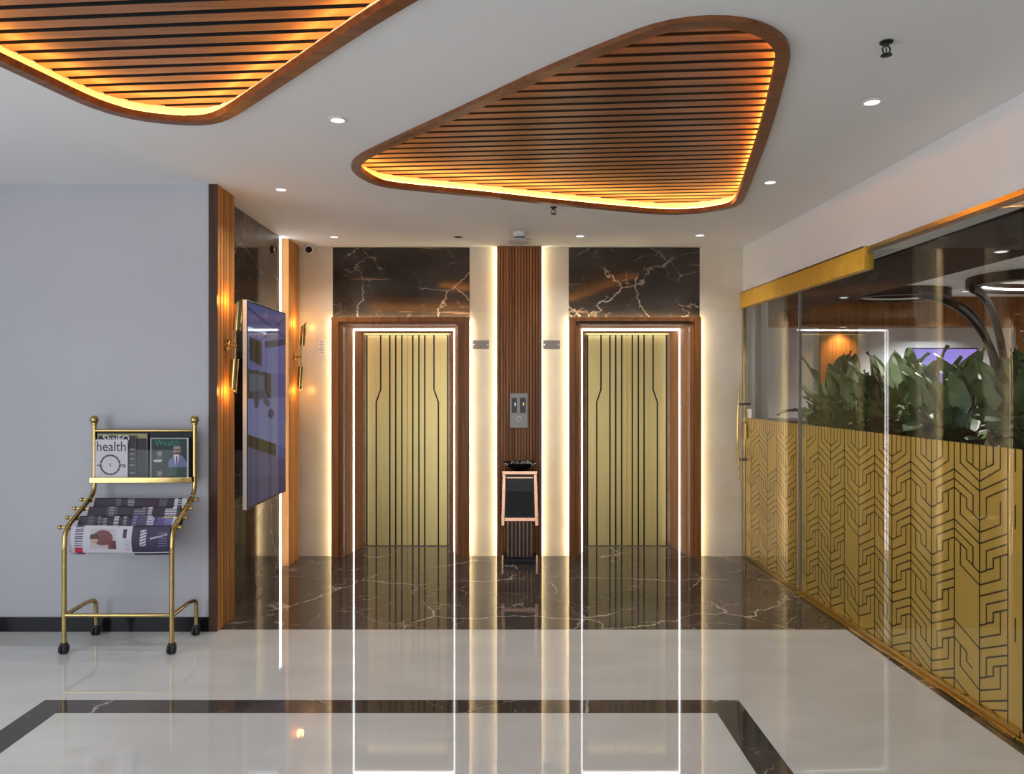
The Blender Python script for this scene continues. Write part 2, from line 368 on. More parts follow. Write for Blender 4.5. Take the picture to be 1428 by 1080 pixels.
ceiling_panel('ceiling_panel', pan1, 'rounded triangular slatted wood ceiling panel in the upper left corner')
ceiling_panel('ceiling_panel', pan2, 'rounded triangular slatted wood ceiling panel in front of the elevators')

# ------------------------------------------------------------------ walls
wl = thing('wall_left', (-3.2, YW, 0), 'plain cool white painted wall behind the newspaper rack', 'wall', kind='structure')
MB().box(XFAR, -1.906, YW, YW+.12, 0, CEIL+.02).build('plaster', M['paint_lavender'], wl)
tag(boxo('baseboard_left', M['black_gloss'], None, XFAR, -1.907, YW-.014, YW, 0, .092), 'black marble baseboard under the white wall', 'baseboard', kind='structure')
w2 = thing('wall_side', (XL, 5.9, 0), 'dark polished marble side wall beside the elevators', 'wall', kind='structure')
boxo('core', M['paint'], w2, XL-.15, XL-.02, YW+.12, YB+.1, 0, CEIL+.02)
for y0, y1 in ((5.245, 5.905), (5.908, 6.575)):
    boxo('marble_slab', M['marble_side'], w2, XL-.02, XL, y0, y1, 0, CEIL+.01)
boxo('light_channel', M['paint'], w2, XL-.02, XL-.006, 6.578, 6.70, 0, CEIL+.01)
boxo('light_strip', M['led_white'], w2, XL-.006, XL+.004, 6.595, 6.625, .0, CEIL)
def slat_wall(name, x, y0, y1, n, label, frontdark=True):
    root = thing(name, (x, (y0+y1)/2, 0), label, 'wood panel', 'slatted wood panels with wall lamps')
    boxo('backing', M['wood_dark'], root, XL+.001 if x < -1.86 else -1.904, x-.012, y0+.012, y1, 0, CEIL)
    boxo('edge_board', M['wood_edge' if x > -1.86 else 'wood_light'], root, x-.055, x, y0, y0+.012, 0, CEIL)
    p = (y1-y0-.014)/n
    for i in range(n):
        a = y0+.014+i*p; boxo('slat', M['wood_light'], root, x-.012, x, a, a+p-.008, 0, CEIL, bevel=.002)
    boxo('trim', M['wood_frame'], root, XL, x-.03, y1, y1+.03, 0, CEIL)
    return root
slat_wall('slatted_panel', -1.85, 4.888, 5.21, 6, 'slatted wood panel at the end of the white wall')
slat_wall('slatted_panel', -1.90, 6.68, 7.03, 6, 'slatted wood panel in the corner beside the back wall')

wb = thing('wall_back', (0, YB, 0), 'back wall of cream and dark marble around two elevators', 'wall', kind='structure')
LO = (-1.603, -1.496, -1.400, -.533, -.434, -.327)      # outer, inner, door edge | door edge, inner, outer
RO = (.595, .690, .788, 1.634, 1.715, 1.816)
ZF, ZI, ZD = 2.225, 2.155, 2.103                         # frame top, opening top, door top
core = MB()
for a, b in ((XL-.1, LO[0]+.02), (LO[5]-.02, RO[0]+.02), (RO[5]-.02, 2.3)): core.box(a, b, YB+.02, YD+.1, 0, CEIL+.02)
for o in (LO, RO): core.box(o[0]+.02, o[5]-.02, YB+.02, YD+.1, ZF-.02, CEIL+.02)
core.build('core', M['paint'], wb)
for a, b in ((XL, LO[0]), (LO[5], -.073), (.341, RO[0]), (RO[5], 2.225)):
    boxo('cream_slab', M['cream'], wb, a, b, YB, YB+.02, 0, 2.2888); boxo('cream_slab', M['cream'], wb, a, b, YB, YB+.02, 2.2896, CEIL)
for o in (LO, RO): boxo('dark_slab', M['marble_wall'], wb, o[0]+.001, o[5]-.001, YB, YB+.02, ZF-.03, CEIL-.004)
boxo('recess_board', M['cream'], wb, -.073, .341, YB, YB+.02, 0, CEIL)
cp = thing('slatted_panel', (.134, YB, 0), 'tall dark slatted wood column between the two elevators', 'wood panel')
boxo('backing', M['wood_dark'], cp, -.073, .341, YB-.045, YB-.034, 0, CEIL); boxo('core', M['wood_dark'], cp, -.045, .313, YB-.034, YB, 0, CEIL)
ns = 15; pw = (.336+.068)/ns
for i in range(ns):
    a = -.068+i*pw; boxo('slat', M['wood_wall'], cp, a+.002, a+pw-.004, YB-.06, YB-.045, 0, CEIL, bevel=.002)
for x in (-.065, .325): MB().box(x, x+.008, YB-.033, YB-.025, .0, CEIL).build('light_strip', M['led_warm'], cp)

def elevator(o, label, slot):
    c = (o[0]+o[5])/2
    root = thing('elevator', (c, YB, 0), label, 'elevator', 'elevator doorways')
    P = .06
    for s, oo, ii, dd in ((-1, o[0], o[1], o[2]), (1, o[5], o[4], o[3])):
        m1 = oo+(ii-oo)*.62
        boxo('casing', M['wood_wall'], root, min(oo,m1), max(oo,m1), YB-P, YB-.034, 0, ZF, bevel=.003); boxo('casing_core', M['wood_dark'], root, min(oo-s*.03,m1), max(oo-s*.03,m1), YB-.034, YB+.02, 0, ZF-.03)
        boxo('casing_step', M['wood_wall'], root, min(m1,ii), max(m1,ii), YB-P+.022, YB+.02, 0, ZF-.06, bevel=.002)
        t = .02*s
        yl = YB+.20; xl = ii+(dd-ii)*.45; yl2 = yl+.012; xl2 = ii+(dd-ii)*.477
        MB().prism([(ii,YB+.02),(xl,yl),(xl+t,yl),(ii+t,YB+.02)], 0, ZI).build('reveal_board', M['wood_reveal'], root)
        MB().prism([(xl2,yl2),(dd,YD),(dd+t,YD),(xl2+t,yl2)], 0, ZI).build('reveal_board', M['wood_reveal'], root)
        MB().prism([(xl-t*.35,yl),(xl2-t*.35,yl2),(xl2+t*.6,yl2),(xl+t*.6,yl)], 0, ZI-.024).build('light_strip', M['led_white'], root)
        e = -.008*s; oe = oo-s*.006
        MB().box(min(oe,oe+e), max(oe,oe+e), YB-.033, YB-.025, 0, ZF-.01).build('glow_strip', M['led_warm'], root)
        boxo('door_jamb', M['bronze'], root, min(dd,dd-t), max(dd,dd-t), YD-.02, YD+.02, 0, ZD+.0)  # dark bronze puts the shadow gap beside the door into the colour
    boxo('header', M['wood_wall'], root, o[0], o[5], YB-P-.001, YB-.034, ZF-.045, ZF, bevel=.003)
    boxo('header_step', M['wood_wall'], root, o[1]-.03, o[4]+.03, YB-P+.022, YB+.02, ZI, ZF-.045, bevel=.002)
    if slot: boxo('indicator_slot', M['black_gloss'], root, o[1]-.03, o[4]+.0, YB-P-.0015, YB-P+.005, ZF-.055-.0, ZF-.040)
    h = MB(); h.add([(o[1],YB+.02,ZI),(o[4],YB+.02,ZI),(o[3],YD,ZD),(o[2],YD,ZD),(o[1],YB+.02,ZI+.03),(o[4],YB+.02,ZI+.03),(o[3],YD,ZI+.03),(o[2],YD,ZI+.03)],
        [(3,2,1,0),(4,5,6,7),(0,1,5,4),(1,2,6,5),(2,3,7,6),(3,0,4,7)])
    h.build('reveal_head', M['wood_reveal'], root)
    zt = ZI+(ZD-ZI)*.47-.004
    MB().box(o[1]+(o[2]-o[1])*.47, o[4]+(o[3]-o[4])*.47, YB+.205, YB+.217, zt-.010, zt+.008).build('light_strip', M['led_white'], root)
    MB().box(o[0]+.03, o[5]-.03, YB-.033, YB-.025, ZF-.016, ZF-.008).build('glow_strip', M['led_warm'], root)
    boxo('door_header', M['brass'], root, o[2], o[3], YD-.012, YD+.02, ZD-.012, ZD+.004)
    boxo('sill', M['steel'], root, o[2]-.02, o[3]+.02, YD-.03, YD+.06, 0, .004)
    mid = (o[2]+o[3])/2; hw = (o[3]-o[2])/2
    for s in (-1, 1):
        a, b = mid+s*.0015, mid+s*hw
        leaf = boxo('door_leaf', M['door_gold'], root, min(a,b), max(a,b), YD+.004, YD+.03, .006, ZD, bevel=.001)
        for f0, f1 in ((.125,.125),(.265,.265),(.40,.40),(.61,.71),(.925,.925)):
            pts = [(mid+s*hw*f0, ZD-.012), (mid+s*hw*f0, 1.552), (mid+s*hw*f1, 1.428), (mid+s*hw*f1, .006)]
            mb = MB(); w = .0075
            for (x0,z0),(x1,z1) in zip(pts, pts[1:]):
                mb.hexa([(x0-w,YD+.0032,z0),(x0+w,YD+.0032,z0),(x0+w,YD+.0045,z0),(x0-w,YD+.0045,z0),(x1-w,YD+.0032,z1),(x1+w,YD+.0032,z1),(x1+w,YD+.0045,z1),(x1-w,YD+.0045,z1)])
            e = mb.build('etched_line', M['door_etch'], root); e.parent = leaf; e.matrix_parent_inverse = Matrix.Identity(4)
        leaf['base'] = list(root['base']) if False else [0,0,0]
    boxo('meeting_edge', M['gold_leaf'], root, mid-.004, mid+.004, YD+.001, YD+.006, .006, ZD)
    return root
elevator(LO, 'gold elevator doors in a wood frame, nearer the wall screen', False)
elevator(RO, 'gold elevator doors in a wood frame, nearer the glass door', True)

# room shell behind the camera; unseen window placed and entrance added for light
ww = thing('wall_window_side', (XFAR, 0, 0), 'white side wall with a tall window', 'wall', kind='structure')
MB().box(XFAR-.12,XFAR,YREAR,-1.1,0,CEIL+.02).box(XFAR-.12,XFAR,2.8,YW+.12,0,CEIL+.02).box(XFAR-.12,XFAR,-1.1,2.8,0,.3).box(XFAR-.12,XFAR,-1.1,2.8,2.6,CEIL+.02).build('plaster', M['paint'], ww)
wn = thing('window_1', (XFAR, .85, .3), 'tall daylight window in the side wall', 'window', kind='structure')
for y in (-1.1, .18, 1.48, 2.76): boxo('mullion', M['black_plastic'], wn, XFAR-.08, XFAR-.02, y, y+.04, .3, 2.6)
for y in (-1.06, .22, 1.52): boxo('pane', M['acrylic'], wn, XFAR-.055, XFAR-.045, y, y+1.24, .3, 2.6)
area('daylight', (XFAR+.03, .85, 1.45), (0, -math.pi/2, 0), 2.2, 3.8, E_WINDOW, (.86,.91,1), wn)
wr = thing('wall_rear', (0, YREAR, 0), 'white rear wall with added glazed entrance', 'wall', kind='structure')
MB().box(XFAR-.12,-2.2,YREAR-.12,YREAR,0,CEIL+.02).box(1.6,2.6,YREAR-.12,YREAR,0,CEIL+.02).box(-2.2,1.6,YREAR-.12,YREAR,2.5,CEIL+.02).build('plaster', M['paint'], wr)
en = thing('added_entrance', (-.3, YREAR, 0), 'unseen glazed entrance added behind the viewer for light', 'door', kind='structure')
for x in (-2.2, -.95, .30, 1.55): boxo('mullion', M['brass_dark'], en, x, x+.05, YREAR-.08, YREAR-.02, 0, 2.5)
for x in (-2.15, -.90, .35): boxo('pane', M['acrylic'], en, x, x+1.2, YREAR-.055, YREAR-.045, .0, 2.5)
area('daylight', (-.3, YREAR+.03, 1.3), (math.pi/2, 0, 0), 3.7, 2.4, E_ENTRY_FILL, (.97,.985,1), en)  # area lamp added to fill the lobby from behind the camera

# ------------------------------------------------------------------ right side: bulkhead, glass wall and door
tag(MB().rbox(YREAR, YB+.02, -.30, .0, 2.45, CEIL+.02).build('wall_right', M['paint_ceiling']), 'white plaster bulkhead above the glass wall', 'wall', kind='structure')
def cutlines(y0, y1, z0, z1, off, seed):
    rnd = random.Random(seed); mb = MB(); Wc = .2; Pd = .255; m = .43
    def pt(y, z): return (RX(y)-off, y, z)
    def strip(pts):
        for (ya,za),(yb,zb) in zip(pts, pts[1:]):
            # clip in z and y
            if max(za,zb) < z0 or min(ya,yb) < y0-1e-6 or max(ya,yb) > y1+1e-6: continue
            za, zb = max(za,z0), max(zb,z0); za, zb = min(za,z1), min(zb,z1)
            dy, dz = yb-ya, zb-za; l = math.hypot(dy,dz); w = .0050 if abs(dy) < 1e-6 else .0040
            if l < 1e-4: continue
            ny, nz = -dz/l*w, dy/l*w; ey, ez = dy/l*w*.6, dz/l*w*.6
            mb.add([pt(ya-ey+ny,za-ez+nz),pt(ya-ey-ny,za-ez-nz),pt(yb+ey-ny,zb+ez-nz),pt(yb+ey+ny,zb+ez+nz)], [(0,1,2,3)])
    nc = int(round((y1-y0)/Wc))+1
    ref = 3.683                                    # a valley line
    k0 = math.floor((y0-ref)/Wc)-1
    for k in range(k0, k0+nc+3):
        a = ref+k*Wc; ridge_first = (k % 2 != 0)   # column from a to a+Wc; valley at even k
        def u2y(u, a=a, rf=ridge_first): return a+(1-u)*Wc if rf else a+u*Wc
        if a < y0-Wc or a > y1: continue
        ztop = z1
        # fringe
        zf = 1.262
        for u, zz in ((.25, 1.195), (.5, 1.208), (.75, 1.192)):
            pts = [(u2y(u), ztop), (u2y(u), zz)]
            if u == .5: pts.append((u2y(0), zz-.5*Wc*m))
            if u == .75: pts.append((u2y(0), zz-.75*Wc*m-.012))
            strip(pts)
        strip([(u2y(0), ztop), (u2y(0), z0)]); strip([(u2y(1), ztop), (u2y(1), z0)]) if rnd.random() < .85 else None
        zr = 1.155
        ph = 0
        while zr > z0-.05:
            def D(u): return (1-u)*Wc*m
            segs = [[(1,0),(0,D(0))], [(1,.047),(.25,.047+D(.25)),(.25,.205),(0,.227)], [(1,.093),(.5,.093+D(.5)),(.5,.182),(.27,.200)], [(.75,.118),(.75,.222),(0,.287)]]
            blank = rnd.random()
            for i, sg in enumerate(segs):
                if blank < .045 or rnd.random() < .03: continue
                strip([(u2y(u), zr-z) for u, z in sg])
            zr -= Pd
    return mb
def glass_panel(name, y0, y1, label, cat, ztop, seed, door=False):
    root = thing(name, (RX((y0+y1)/2), (y0+y1)/2, 0), label, cat)
    MB().rbox(y0, y1, -.006, .006, .02, ztop).build('pane', M['glass'], root)
    MB().rbox(y0+.02, y1-(.0 if not door else .03), -.0080, -.0072, .03, 1.293).build('decorative_film', M['gold_film'], root)
    tag(cutlines(y0+.02, y1-(.0 if not door else .03), .03, 1.293, -.0067, seed).build('film_cut_lines', M['film_cut'], root), kind='stuff')
    return root
gd = glass_panel('glass_door', 5.79, 7.05, 'glass door with patterned gold film and brass pull handle', 'door', 2.32, 3, True)
MB().rbox(7.035, 7.06, -.014, .014, 0, 2.32).build('edge_channel', M['brass'], gd)
MB().rbox(5.782, 5.797, -.010, .010, 0, 2.32).build('edge_seal', M['grey_panel'], gd)
MB().rbox(5.79, 7.06, -.012, .012, 0.004, .03).build('bottom_rail', M['brass_dark'], gd)
hx = RX(7.0)-.075
hp = [(hx+.012-.02*math.sin(math.pi*t), 6.985, .685+t*.93) for t in [i/16 for i in range(17)]]
MB().tube(hp, [.004+.009*math.sin(math.pi*(i+.5)/17) for i in range(17)], 10).build('pull_handle', M['brass'], gd, smooth=True)
for z in (1.42, .91): MB().tube([(hx-.006, 6.985, z), (RX(6.985)+.03, 6.985, z)], .010, 10).build('standoff', M['steel'], gd, smooth=True)
MB().rbox(6.955, 7.03, .008, .035, 1.10, 1.25).build('lock_case', M['brass_dark'], gd, bevel=.004)
MB().rbox(6.82, 6.935, .008, .011, 1.298, 1.375).build('notice_card', M['white_plastic'], gd)
MB().rbox(6.915, 6.925, .011, .0115, 1.315, 1.36).build('notice_mark', M['grey_panel'], gd)
gp = glass_panel('glass_panel', 3.37, 5.775, 'fixed glass panel with patterned gold film beside the glass door', 'glass panel', 2.44, 5)
g2 = glass_panel('glass_panel', .9, 3.35, 'fixed glass panel nearest the viewer, at the right edge', 'glass panel', 2.44, 9)
for g, y0, y1 in ((gp, 3.37, 5.775), (g2, .9, 3.36)):
    MB().rbox(y0, y1, -.02, .045, 0, .022).build('floor_rail', M['brass'], g, bevel=.003)
    MB().rbox(y0, y1, -.02, .022, .022, .045).build('floor_rail_upstand', M['brass_dark'], g, bevel=.002)
hd = thing('door_header_box', (RX(5.9), 5.9, 2.305), 'gold header box above the glass door', 'door header')
MB().rbox(4.74, 7.075, -.03, .03, 2.31, 2.448).build('cover', M['gold_leaf'], hd, bevel=.003)
MB().rbox(4.74, 7.075, -.02, .033, 2.445, 2.456).build('top_strip', M['brass_dark'], hd)  # brass strip along the top of the cover
tr = thing('brass_top_rail', (RX(3), 3, 2.42), 'thin brass rail along the top of the glass wall', 'rail')
MB().rbox(.9, 4.735, -.02, .012, 2.425, 2.45).build('rail', M['brass_dark'], tr)
MB().rbox(.9, 4.735, -.012, .010, 2.405, 2.424).build('clamp_profile', M['steel'], tr)

# ------------------------------------------------------------------ room behind the glass
YI = 9.0
tag(boxo('floor_inner', M['interior_floor'], None, 2.6, 8.0, 1.0, YI, -.12, 0), 'grey floor of the room behind the glass', 'floor', kind='structure')
tag(boxo('ceiling_inner', M['paint_ceiling'], None, 2.53, 8.0, 1.0, YI, 2.62, 2.7), 'pale ceiling of the room behind the glass', 'ceiling', kind='structure')
wi = thing('wall_inner_back', (4.5, YI, 0), 'white wall with wood beam in the room behind the glass', 'wall', kind='structure')
boxo('plaster', M['paint'], wi, 2.3, 8.0, YI, YI+.1, 0, 2.7)
boxo('beam', M['wood_wall'], wi, 2.32, 8.0, YI-.25, YI-.002, 2.28, 2.62)
boxo('wood_board', M['wood_light'], wi, 3.72, 4.16, YI-.04, YI-.002, 0, 2.28)
boxo('wood_board', M['wood_light'], wi, 6.05, 7.9, YI-.04, YI-.002, 0, 2.28)
tag(boxo('wall_inner_far', M['paint'], None, 8.0, 8.1, 1.0, YI+.1, 0, 2.7), 'plain far wall of the room behind the glass', 'wall', kind='structure')
tag(boxo('wall_inner_near', M['paint'], None, 2.53, 8.0, .9, 1.0, 0, 2.7), 'plain near wall of the room behind the glass', 'wall', kind='structure')
tag(boxo('wall_inner_side', M['paint'], None, 2.3, 2.46, YB+.02, YI, 0, 2.7), 'grey partition behind the glass door', 'wall', kind='structure')
tag(boxo('trim_2', M['grey_panel'], None, 2.33, 2.365, 7.02, 7.08, 0, 2.45), 'dark grey post behind the glass door', 'post', kind='structure')
def pgrid(w, h, nx, ny, fn, place):
    mb = MB(); V = [place((i/nx-.5)*w, (.5-j/ny)*h) for j in range(ny+1) for i in range(nx+1)]
    mb.v = [tuple(v) for v in V]
    for j in range(ny):
        for i in range(nx): mb.f.append((j*(nx+1)+i, j*(nx+1)+i+1, (j+1)*(nx+1)+i+1, (j+1)*(nx+1)+i)); mb.c.append(fn((i+.5)/nx, (j+.5)/ny))
    return mb
tag(boxo('trim_3', M['wood_soffit'], None, 2.53, 3.45, 1.0, YI-.26, 2.45, 2.615), 'dark wood soffit inside the glass wall', 'soffit', kind='structure')
rc = thing('reception_counter', (3.05, 8.0, 0), 'grey counter standing behind the glass door', 'counter')
boxo('body', M['grey_plastic'], rc, 2.80, 3.35, 7.75, 8.25, .06, 1.20); boxo('top', M['steel'], rc, 2.76, 3.39, 7.71, 8.29, 1.20, 1.24, bevel=.004); boxo('plinth', M['grey_panel'], rc, 2.84, 3.31, 7.79, 8.21, 0, .06)
tv2 = thing('television', (5.16, YI-.05, 1.57), 'small wall television glowing violet behind the plants', 'television')
boxo('case', M['black_plastic'], tv2, 4.75, 5.57, YI-.05, YI-.01, 1.57, 2.04, bevel=.004)
def inner_pic(u, v):
    if (u-.45)**2*3+(v-.45)**2*2 < .06: return (.55,.62,1.0)
    if v > .6+.15*math.sin(u*11): return (.12,.10,.38)
    return (.20+.1*u,.19+.08*v,.62)
pgrid(.79, .44, 24, 14, inner_pic, lambda x, z: (5.16+x, YI-.0515, 1.805+z)).build('screen', M['screen_interior'], tv2, colors=True)
def oval_ring(cx, cy, rx, ry, w, z, label, lit):
    root = thing('ceiling_ring', (cx, cy, z), label, 'ceiling ring', 'dark oval rings on the inner ceiling')
    n = 40; mb = MB()
    rr = [[(cx+(rx-k)*math.cos(2*math.pi*i/n), cy+(ry-k)*math.sin(2*math.pi*i/n), zz) for i in range(n)] for k, zz in ((0,z),(w,z),(w,z+.09),(0,z+.09))]
    mb.add([v for r in rr for v in r], [(a*n+i, a*n+(i+1) % n, ((a+1) % 4)*n+(i+1) % n, ((a+1) % 4)*n+i) for a in range(4) for i in range(n)])
    mb.build('ring', M['wood_dark'], root, smooth=True)
    mb = MB(); mb.tube([(cx+(rx-w-.012)*math.cos(2*math.pi*i/n), cy+(ry-w-.012)*math.sin(2*math.pi*i/n), z+.03) for i in range(n+1)], .010, 6, cap=False)
    mb.build('light_strip', M['interior_led' if lit else 'paint_ceiling'], root)
oval_ring(4.25, 8.2, .52, .42, .10, 2.53, 'small dark oval ring on the inner ceiling near the beam', False)
oval_ring(5.25, 7.1, .85, .70, .12, 2.53, 'large dark oval ring with white light on the inner ceiling', True)
sc = thing('tree_sculpture', (4.95, 7.4, 0), 'black sculptural tree with arching limbs behind the plants', 'sculpture')
bx, by = 4.95, 7.4
for i, (ex, ey, ez, bend) in enumerate(((3.98,7.3,2.46,.55),(4.18,6.8,2.46,.5),(4.62,7.9,2.46,.3),(5.35,7.0,2.46,.45),(5.9,7.5,2.46,.55),(4.75,6.5,2.46,.35))):
    ox = bx+.05*math.cos(i*1.1); oy = by+.05*math.sin(i*1.1)
    P0, P1, P2, P3 = Vector((ox,oy,0)), Vector((ox,oy,1.5)), Vector((ox+(ex-ox)*.22,oy+(ey-oy)*.22,2.42)), Vector((ex,ey,ez))
    pts = [P0*(1-t)**3+P1*3*t*(1-t)**2+P2*3*t*t*(1-t)+P3*t**3 for t in [k/22 for k in range(23)]]
    MB().tube(pts, [.085-.035*k/22 for k in range(23)], 8, flat=.5).build('limb', M['black_plastic'], sc, smooth=True)
pl = thing('planter', (2.72, 4.6, 0), 'long black planter box standing behind the gold film', 'planter')
boxo('front', M['planter'], pl, 2.44, 2.46, 2.2, 6.45, 0, 1.16); boxo('back', M['planter'], pl, 2.98, 3.00, 2.2, 6.45, 0, 1.16)
boxo('end', M['planter'], pl, 2.46, 2.98, 6.43, 6.45, 0, 1.16); boxo('end', M['planter'], pl, 2.46, 2.98, 2.2, 2.22, 0, 1.16)
tag(boxo('soil', M['soil'], pl, 2.46, 2.98, 2.22, 6.43, .9, 1.12), kind='stuff')
def leaf_mesh(i, ln, wd, h, lean, droop):
    rnd = random.Random(i); mb = MB(); ns_ = 7; rows = []
    # petiole then blade in the local XZ plane leaning to +X
    p = Vector((.01,0,0)); ang = math.radians(90-lean*.5); pts = []
    for k in range(5): pts.append(p.copy()); p = p+Vector((math.cos(ang),0,math.sin(ang)))*(h/5)
    mb.tube(pts+[p], .004, 5)
    ang2 = math.radians(90-lean); V = []
    for k in range(ns_+1):
        t = k/ns_; w = wd*.5*(math.sin(math.pi*min(1, t**.8))**.8 if 0 < t < 1 else .02)
        nrm = Vector((-math.sin(ang2),0,math.cos(ang2)))
        wav = .012*math.sin(k*2.1+i)
        V += [p+Vector((0,-w,0))+nrm*(w*.35+wav), p.copy(), p+Vector((0,w,0))+nrm*(w*.35-wav)]
        p = p+Vector((math.cos(ang2),0,math.sin(ang2)))*(ln/ns_); ang2 -= math.radians(droop/ns_)
    fs = []
    for k in range(ns_):
        for j in (0,1): fs.append((k*3+j, k*3+j+1, (k+1)*3+j+1, (k+1)*3+j))
    mb.add(V, fs); return mb
leaves = []
for i, a in enumerate(((.30,.13,.28,14,25),(.27,.12,.20,32,45),(.32,.14,.16,48,70),(.24,.10,.34,10,20),(.28,.15,.05,34,60),(.25,.12,.10,20,50))):
    o = leaf_mesh(i, *a).build('leaf', M['leaf'], None, smooth=True); leaves.append(o)
sp = MB(); sp.tube([(0,0,0),(.01,0,.25),(.0,0,.50)], .004, 5); sp.tube([(0,0,.50),(.006,0,.60)], .010, 7)
sp.add([(0,0,.49),(.0,-.045,.56),(-.028,0,.57),(.0,.045,.56),(.01,-.032,.63),(-.02,0,.64),(.01,.032,.63),(.02,0,.70)], [(0,1,2),(0,2,3),(1,4,5,2),(2,5,6,3),(4,7,5),(5,7,6)])
spathe = sp.build('flower', M['spathe'], None, smooth=True)
side = ['nearest the glass door', 'second from the glass door', 'third from the glass door', 'fourth from the glass door', 'fifth from the glass door', 'sixth from the glass door', 'seventh from the glass door', 'eighth from the glass door', 'ninth from the glass door', 'tenth from the glass door', 'eleventh from the glass door']
first = True
for i in range(11):
    y = 6.28-i*.355; rnd = random.Random(40+i); x = 2.72+rnd.uniform(-.05,.05)
    root = thing('leafy_plant', (x, y, 1.12), 'broad-leaved green plant in the planter, '+side[i], 'plant', 'leafy plants behind the glass')
    sc_ = rnd.uniform(.98,1.2)
    for k in range(30):
        src = leaves[rnd.randrange(6)] if k > 3 else leaves[(0,3,5,1)[k]]
        if i == 0 and k < 6: o = leaves[k]
        else: o = src.copy(); COL.objects.link(o)
        o.parent = root; o.rotation_euler = (rnd.uniform(-.1,.1), rnd.uniform(-.12,.12), k*2.4+rnd.uniform(-.4,.4)); o.scale = [sc_*rnd.uniform(.85,1.15)]*3
        o.location = (rnd.uniform(-.06,.06), rnd.uniform(-.12,.12), -.005)
    for k in range((0,1,2,1,1,0,1,0,1,0,1)[i]):
        if first: o = spathe; first = False
        else: o = spathe.copy(); COL.objects.link(o)
        o.parent = root; o.rotation_euler = (0, rnd.uniform(0,.12), rnd.uniform(0,6.3)); o.location = (rnd.uniform(-.04,.04), rnd.uniform(-.1,.1), -.005); o.scale = [rnd.uniform(.9,1.02)]*3

# ------------------------------------------------------------------ lamps in the ceilings
def downlight(x, y, z, label, kind='lit', e=None, r=.045, col=(1,.985,.955)):
    root = thing('downlight', (x, y, z), label, 'downlight', 'recessed ceiling downlights')
    mb = MB(); mb.lathe([(r*.78,.0),(r*.78,-.004),(r,-.003),(r*1.02,0)], (x,y,z), 24); mb.build('rim', M['white_plastic'], root, smooth=True)
    mb = MB(); mb.lathe([(r*.76,-.0042),(r*.76,-.0055)], (x,y,z), 24)
    mb.build('diffuser', M['lamp_disc' if kind == 'lit' else 'black_gloss'], root)
    if kind == 'lit':
        l = bpy.data.lights.new('downlight_beam', 'SPOT'); l.energy = e if e else E_DOWN; l.spot_size = math.radians(125); l.spot_blend = .9; l.shadow_soft_size = .035; l.color = col
        o = bpy.data.objects.new('downlight_beam', l); COL.objects.link(o); o.location = (x, y, z-.02); adopt(o, root)
    return root
for px, py, lab, k, e in ((471,167,'round ceiling downlight left of the central wood ceiling panel','lit',None),(392,264,'round ceiling downlight nearest the wall screen','lit',None),
      (1216,142,'large round ceiling downlight at the upper right','lit',None),(1074,254,'round ceiling downlight near the gold door header','lit',None),
      (466,330,'small downlight above the left end of the left elevator','lit',24),(639,330,'small dark downlight above the right end of the left elevator','dark',None),
      (809,329,'small downlight above the left end of the right elevator','lit',24),(976,328,'small downlight above the right end of the right elevator','lit',24)):
    y = F*(CEIL-EYE)/(541-py); downlight(X(px,y), y, CEIL, lab, k, e, .045 if py < 300 else .048)
for i, (x, y) in enumerate(((-.9,.3),(1.5,.6),(-3.2,2.6),(-3.2,.2),(.6,-1.6),(-1.6,-1.6))):  # unseen downlights added out of view to light the lobby
    downlight(x, y, CEIL, ['added ceiling downlight just behind the viewer, left','added ceiling downlight just behind the viewer, right','added ceiling downlight beside the side window, front','added ceiling downlight beside the side window, rear','added ceiling downlight near the entrance, right','added ceiling downlight near the entrance, left'][i])
for i, (x, y, c, e) in enumerate(((3.3,7.4,(1,.97,.92),70),(3.2,4.9,(1,.97,.92),100),(5.0,8.25,(.93,.95,1),330),(6.9,8.3,(1,.62,.25),140),(3.94,8.86,(1,.6,.3),22),(5.4,5.2,(1,.97,.94),120))):  # unseen inner lamps added to brighten plants and walls; warm two follow seen glows
    downlight(x, y, (2.45 if i < 2 else 2.62) if i != 4 else 2.28, ['added inner room downlight by the glass door','added inner room downlight over the plants','added inner room downlight over the television','warm inner room downlight over the wood wall','warm downlight under the inner beam','added inner room downlight over the middle'][i], 'lit', e, .045, c)
    if i == 4: pass

# ceiling fittings
def sprinkler(px, py, label):
    y = F*(CEIL-EYE)/(541-py); x = X(px,y); root = thing('sprinkler', (x,y,CEIL), label, 'sprinkler', 'ceiling fire sprinklers')
    MB().lathe([(.024,0),(.024,-.006),(.012,-.010),(.009,-.016)], (x,y,CEIL), 16).build('collar', M['black_plastic'], root, smooth=True)
    for s in (-1,1): MB().tube([(x+s*.006,y,CEIL-.014),(x+s*.015,y,CEIL-.028),(x+s*.012,y,CEIL-.042),(x,y,CEIL-.050)], .003, 6).build('frame_arm', M['black_plastic'], root, smooth=True)
    MB().tube([(x,y,CEIL-.014),(x,y,CEIL-.044)], .003, 6).build('bulb', M['steel'], root)
    MB().lathe([(.020,-.050),(.021,-.053),(.004,-.054)], (x,y,CEIL), 16).build('deflector', M['black_plastic'], root)
sprinkler(1236, 58, 'black fire sprinkler at the upper right of the ceiling'); sprinkler(772, 289, 'black fire sprinkler behind the central wood ceiling panel')
y = 6.40; x = X(725,y); root = thing('smoke_detector', (x,y,CEIL), 'round white smoke detector on the ceiling above the wood column', 'smoke detector')
MB().lathe([(.058,0),(.056,-.035),(.050,-.042)], (x,y,CEIL), 28).build('mount', M['white_plastic'], root, smooth=True)
MB().lathe([(.030,-.042),(.030,-.062)], (x,y,CEIL), 20).build('sensor_chamber', M['grey_panel'], root)
MB().lathe([(.06,-.060),(.098,-.066),(.100,-.078),(.088,-.086),(.03,-.09)], (x,y,CEIL), 32).build('cover', M['grey_plastic'], root, smooth=True)
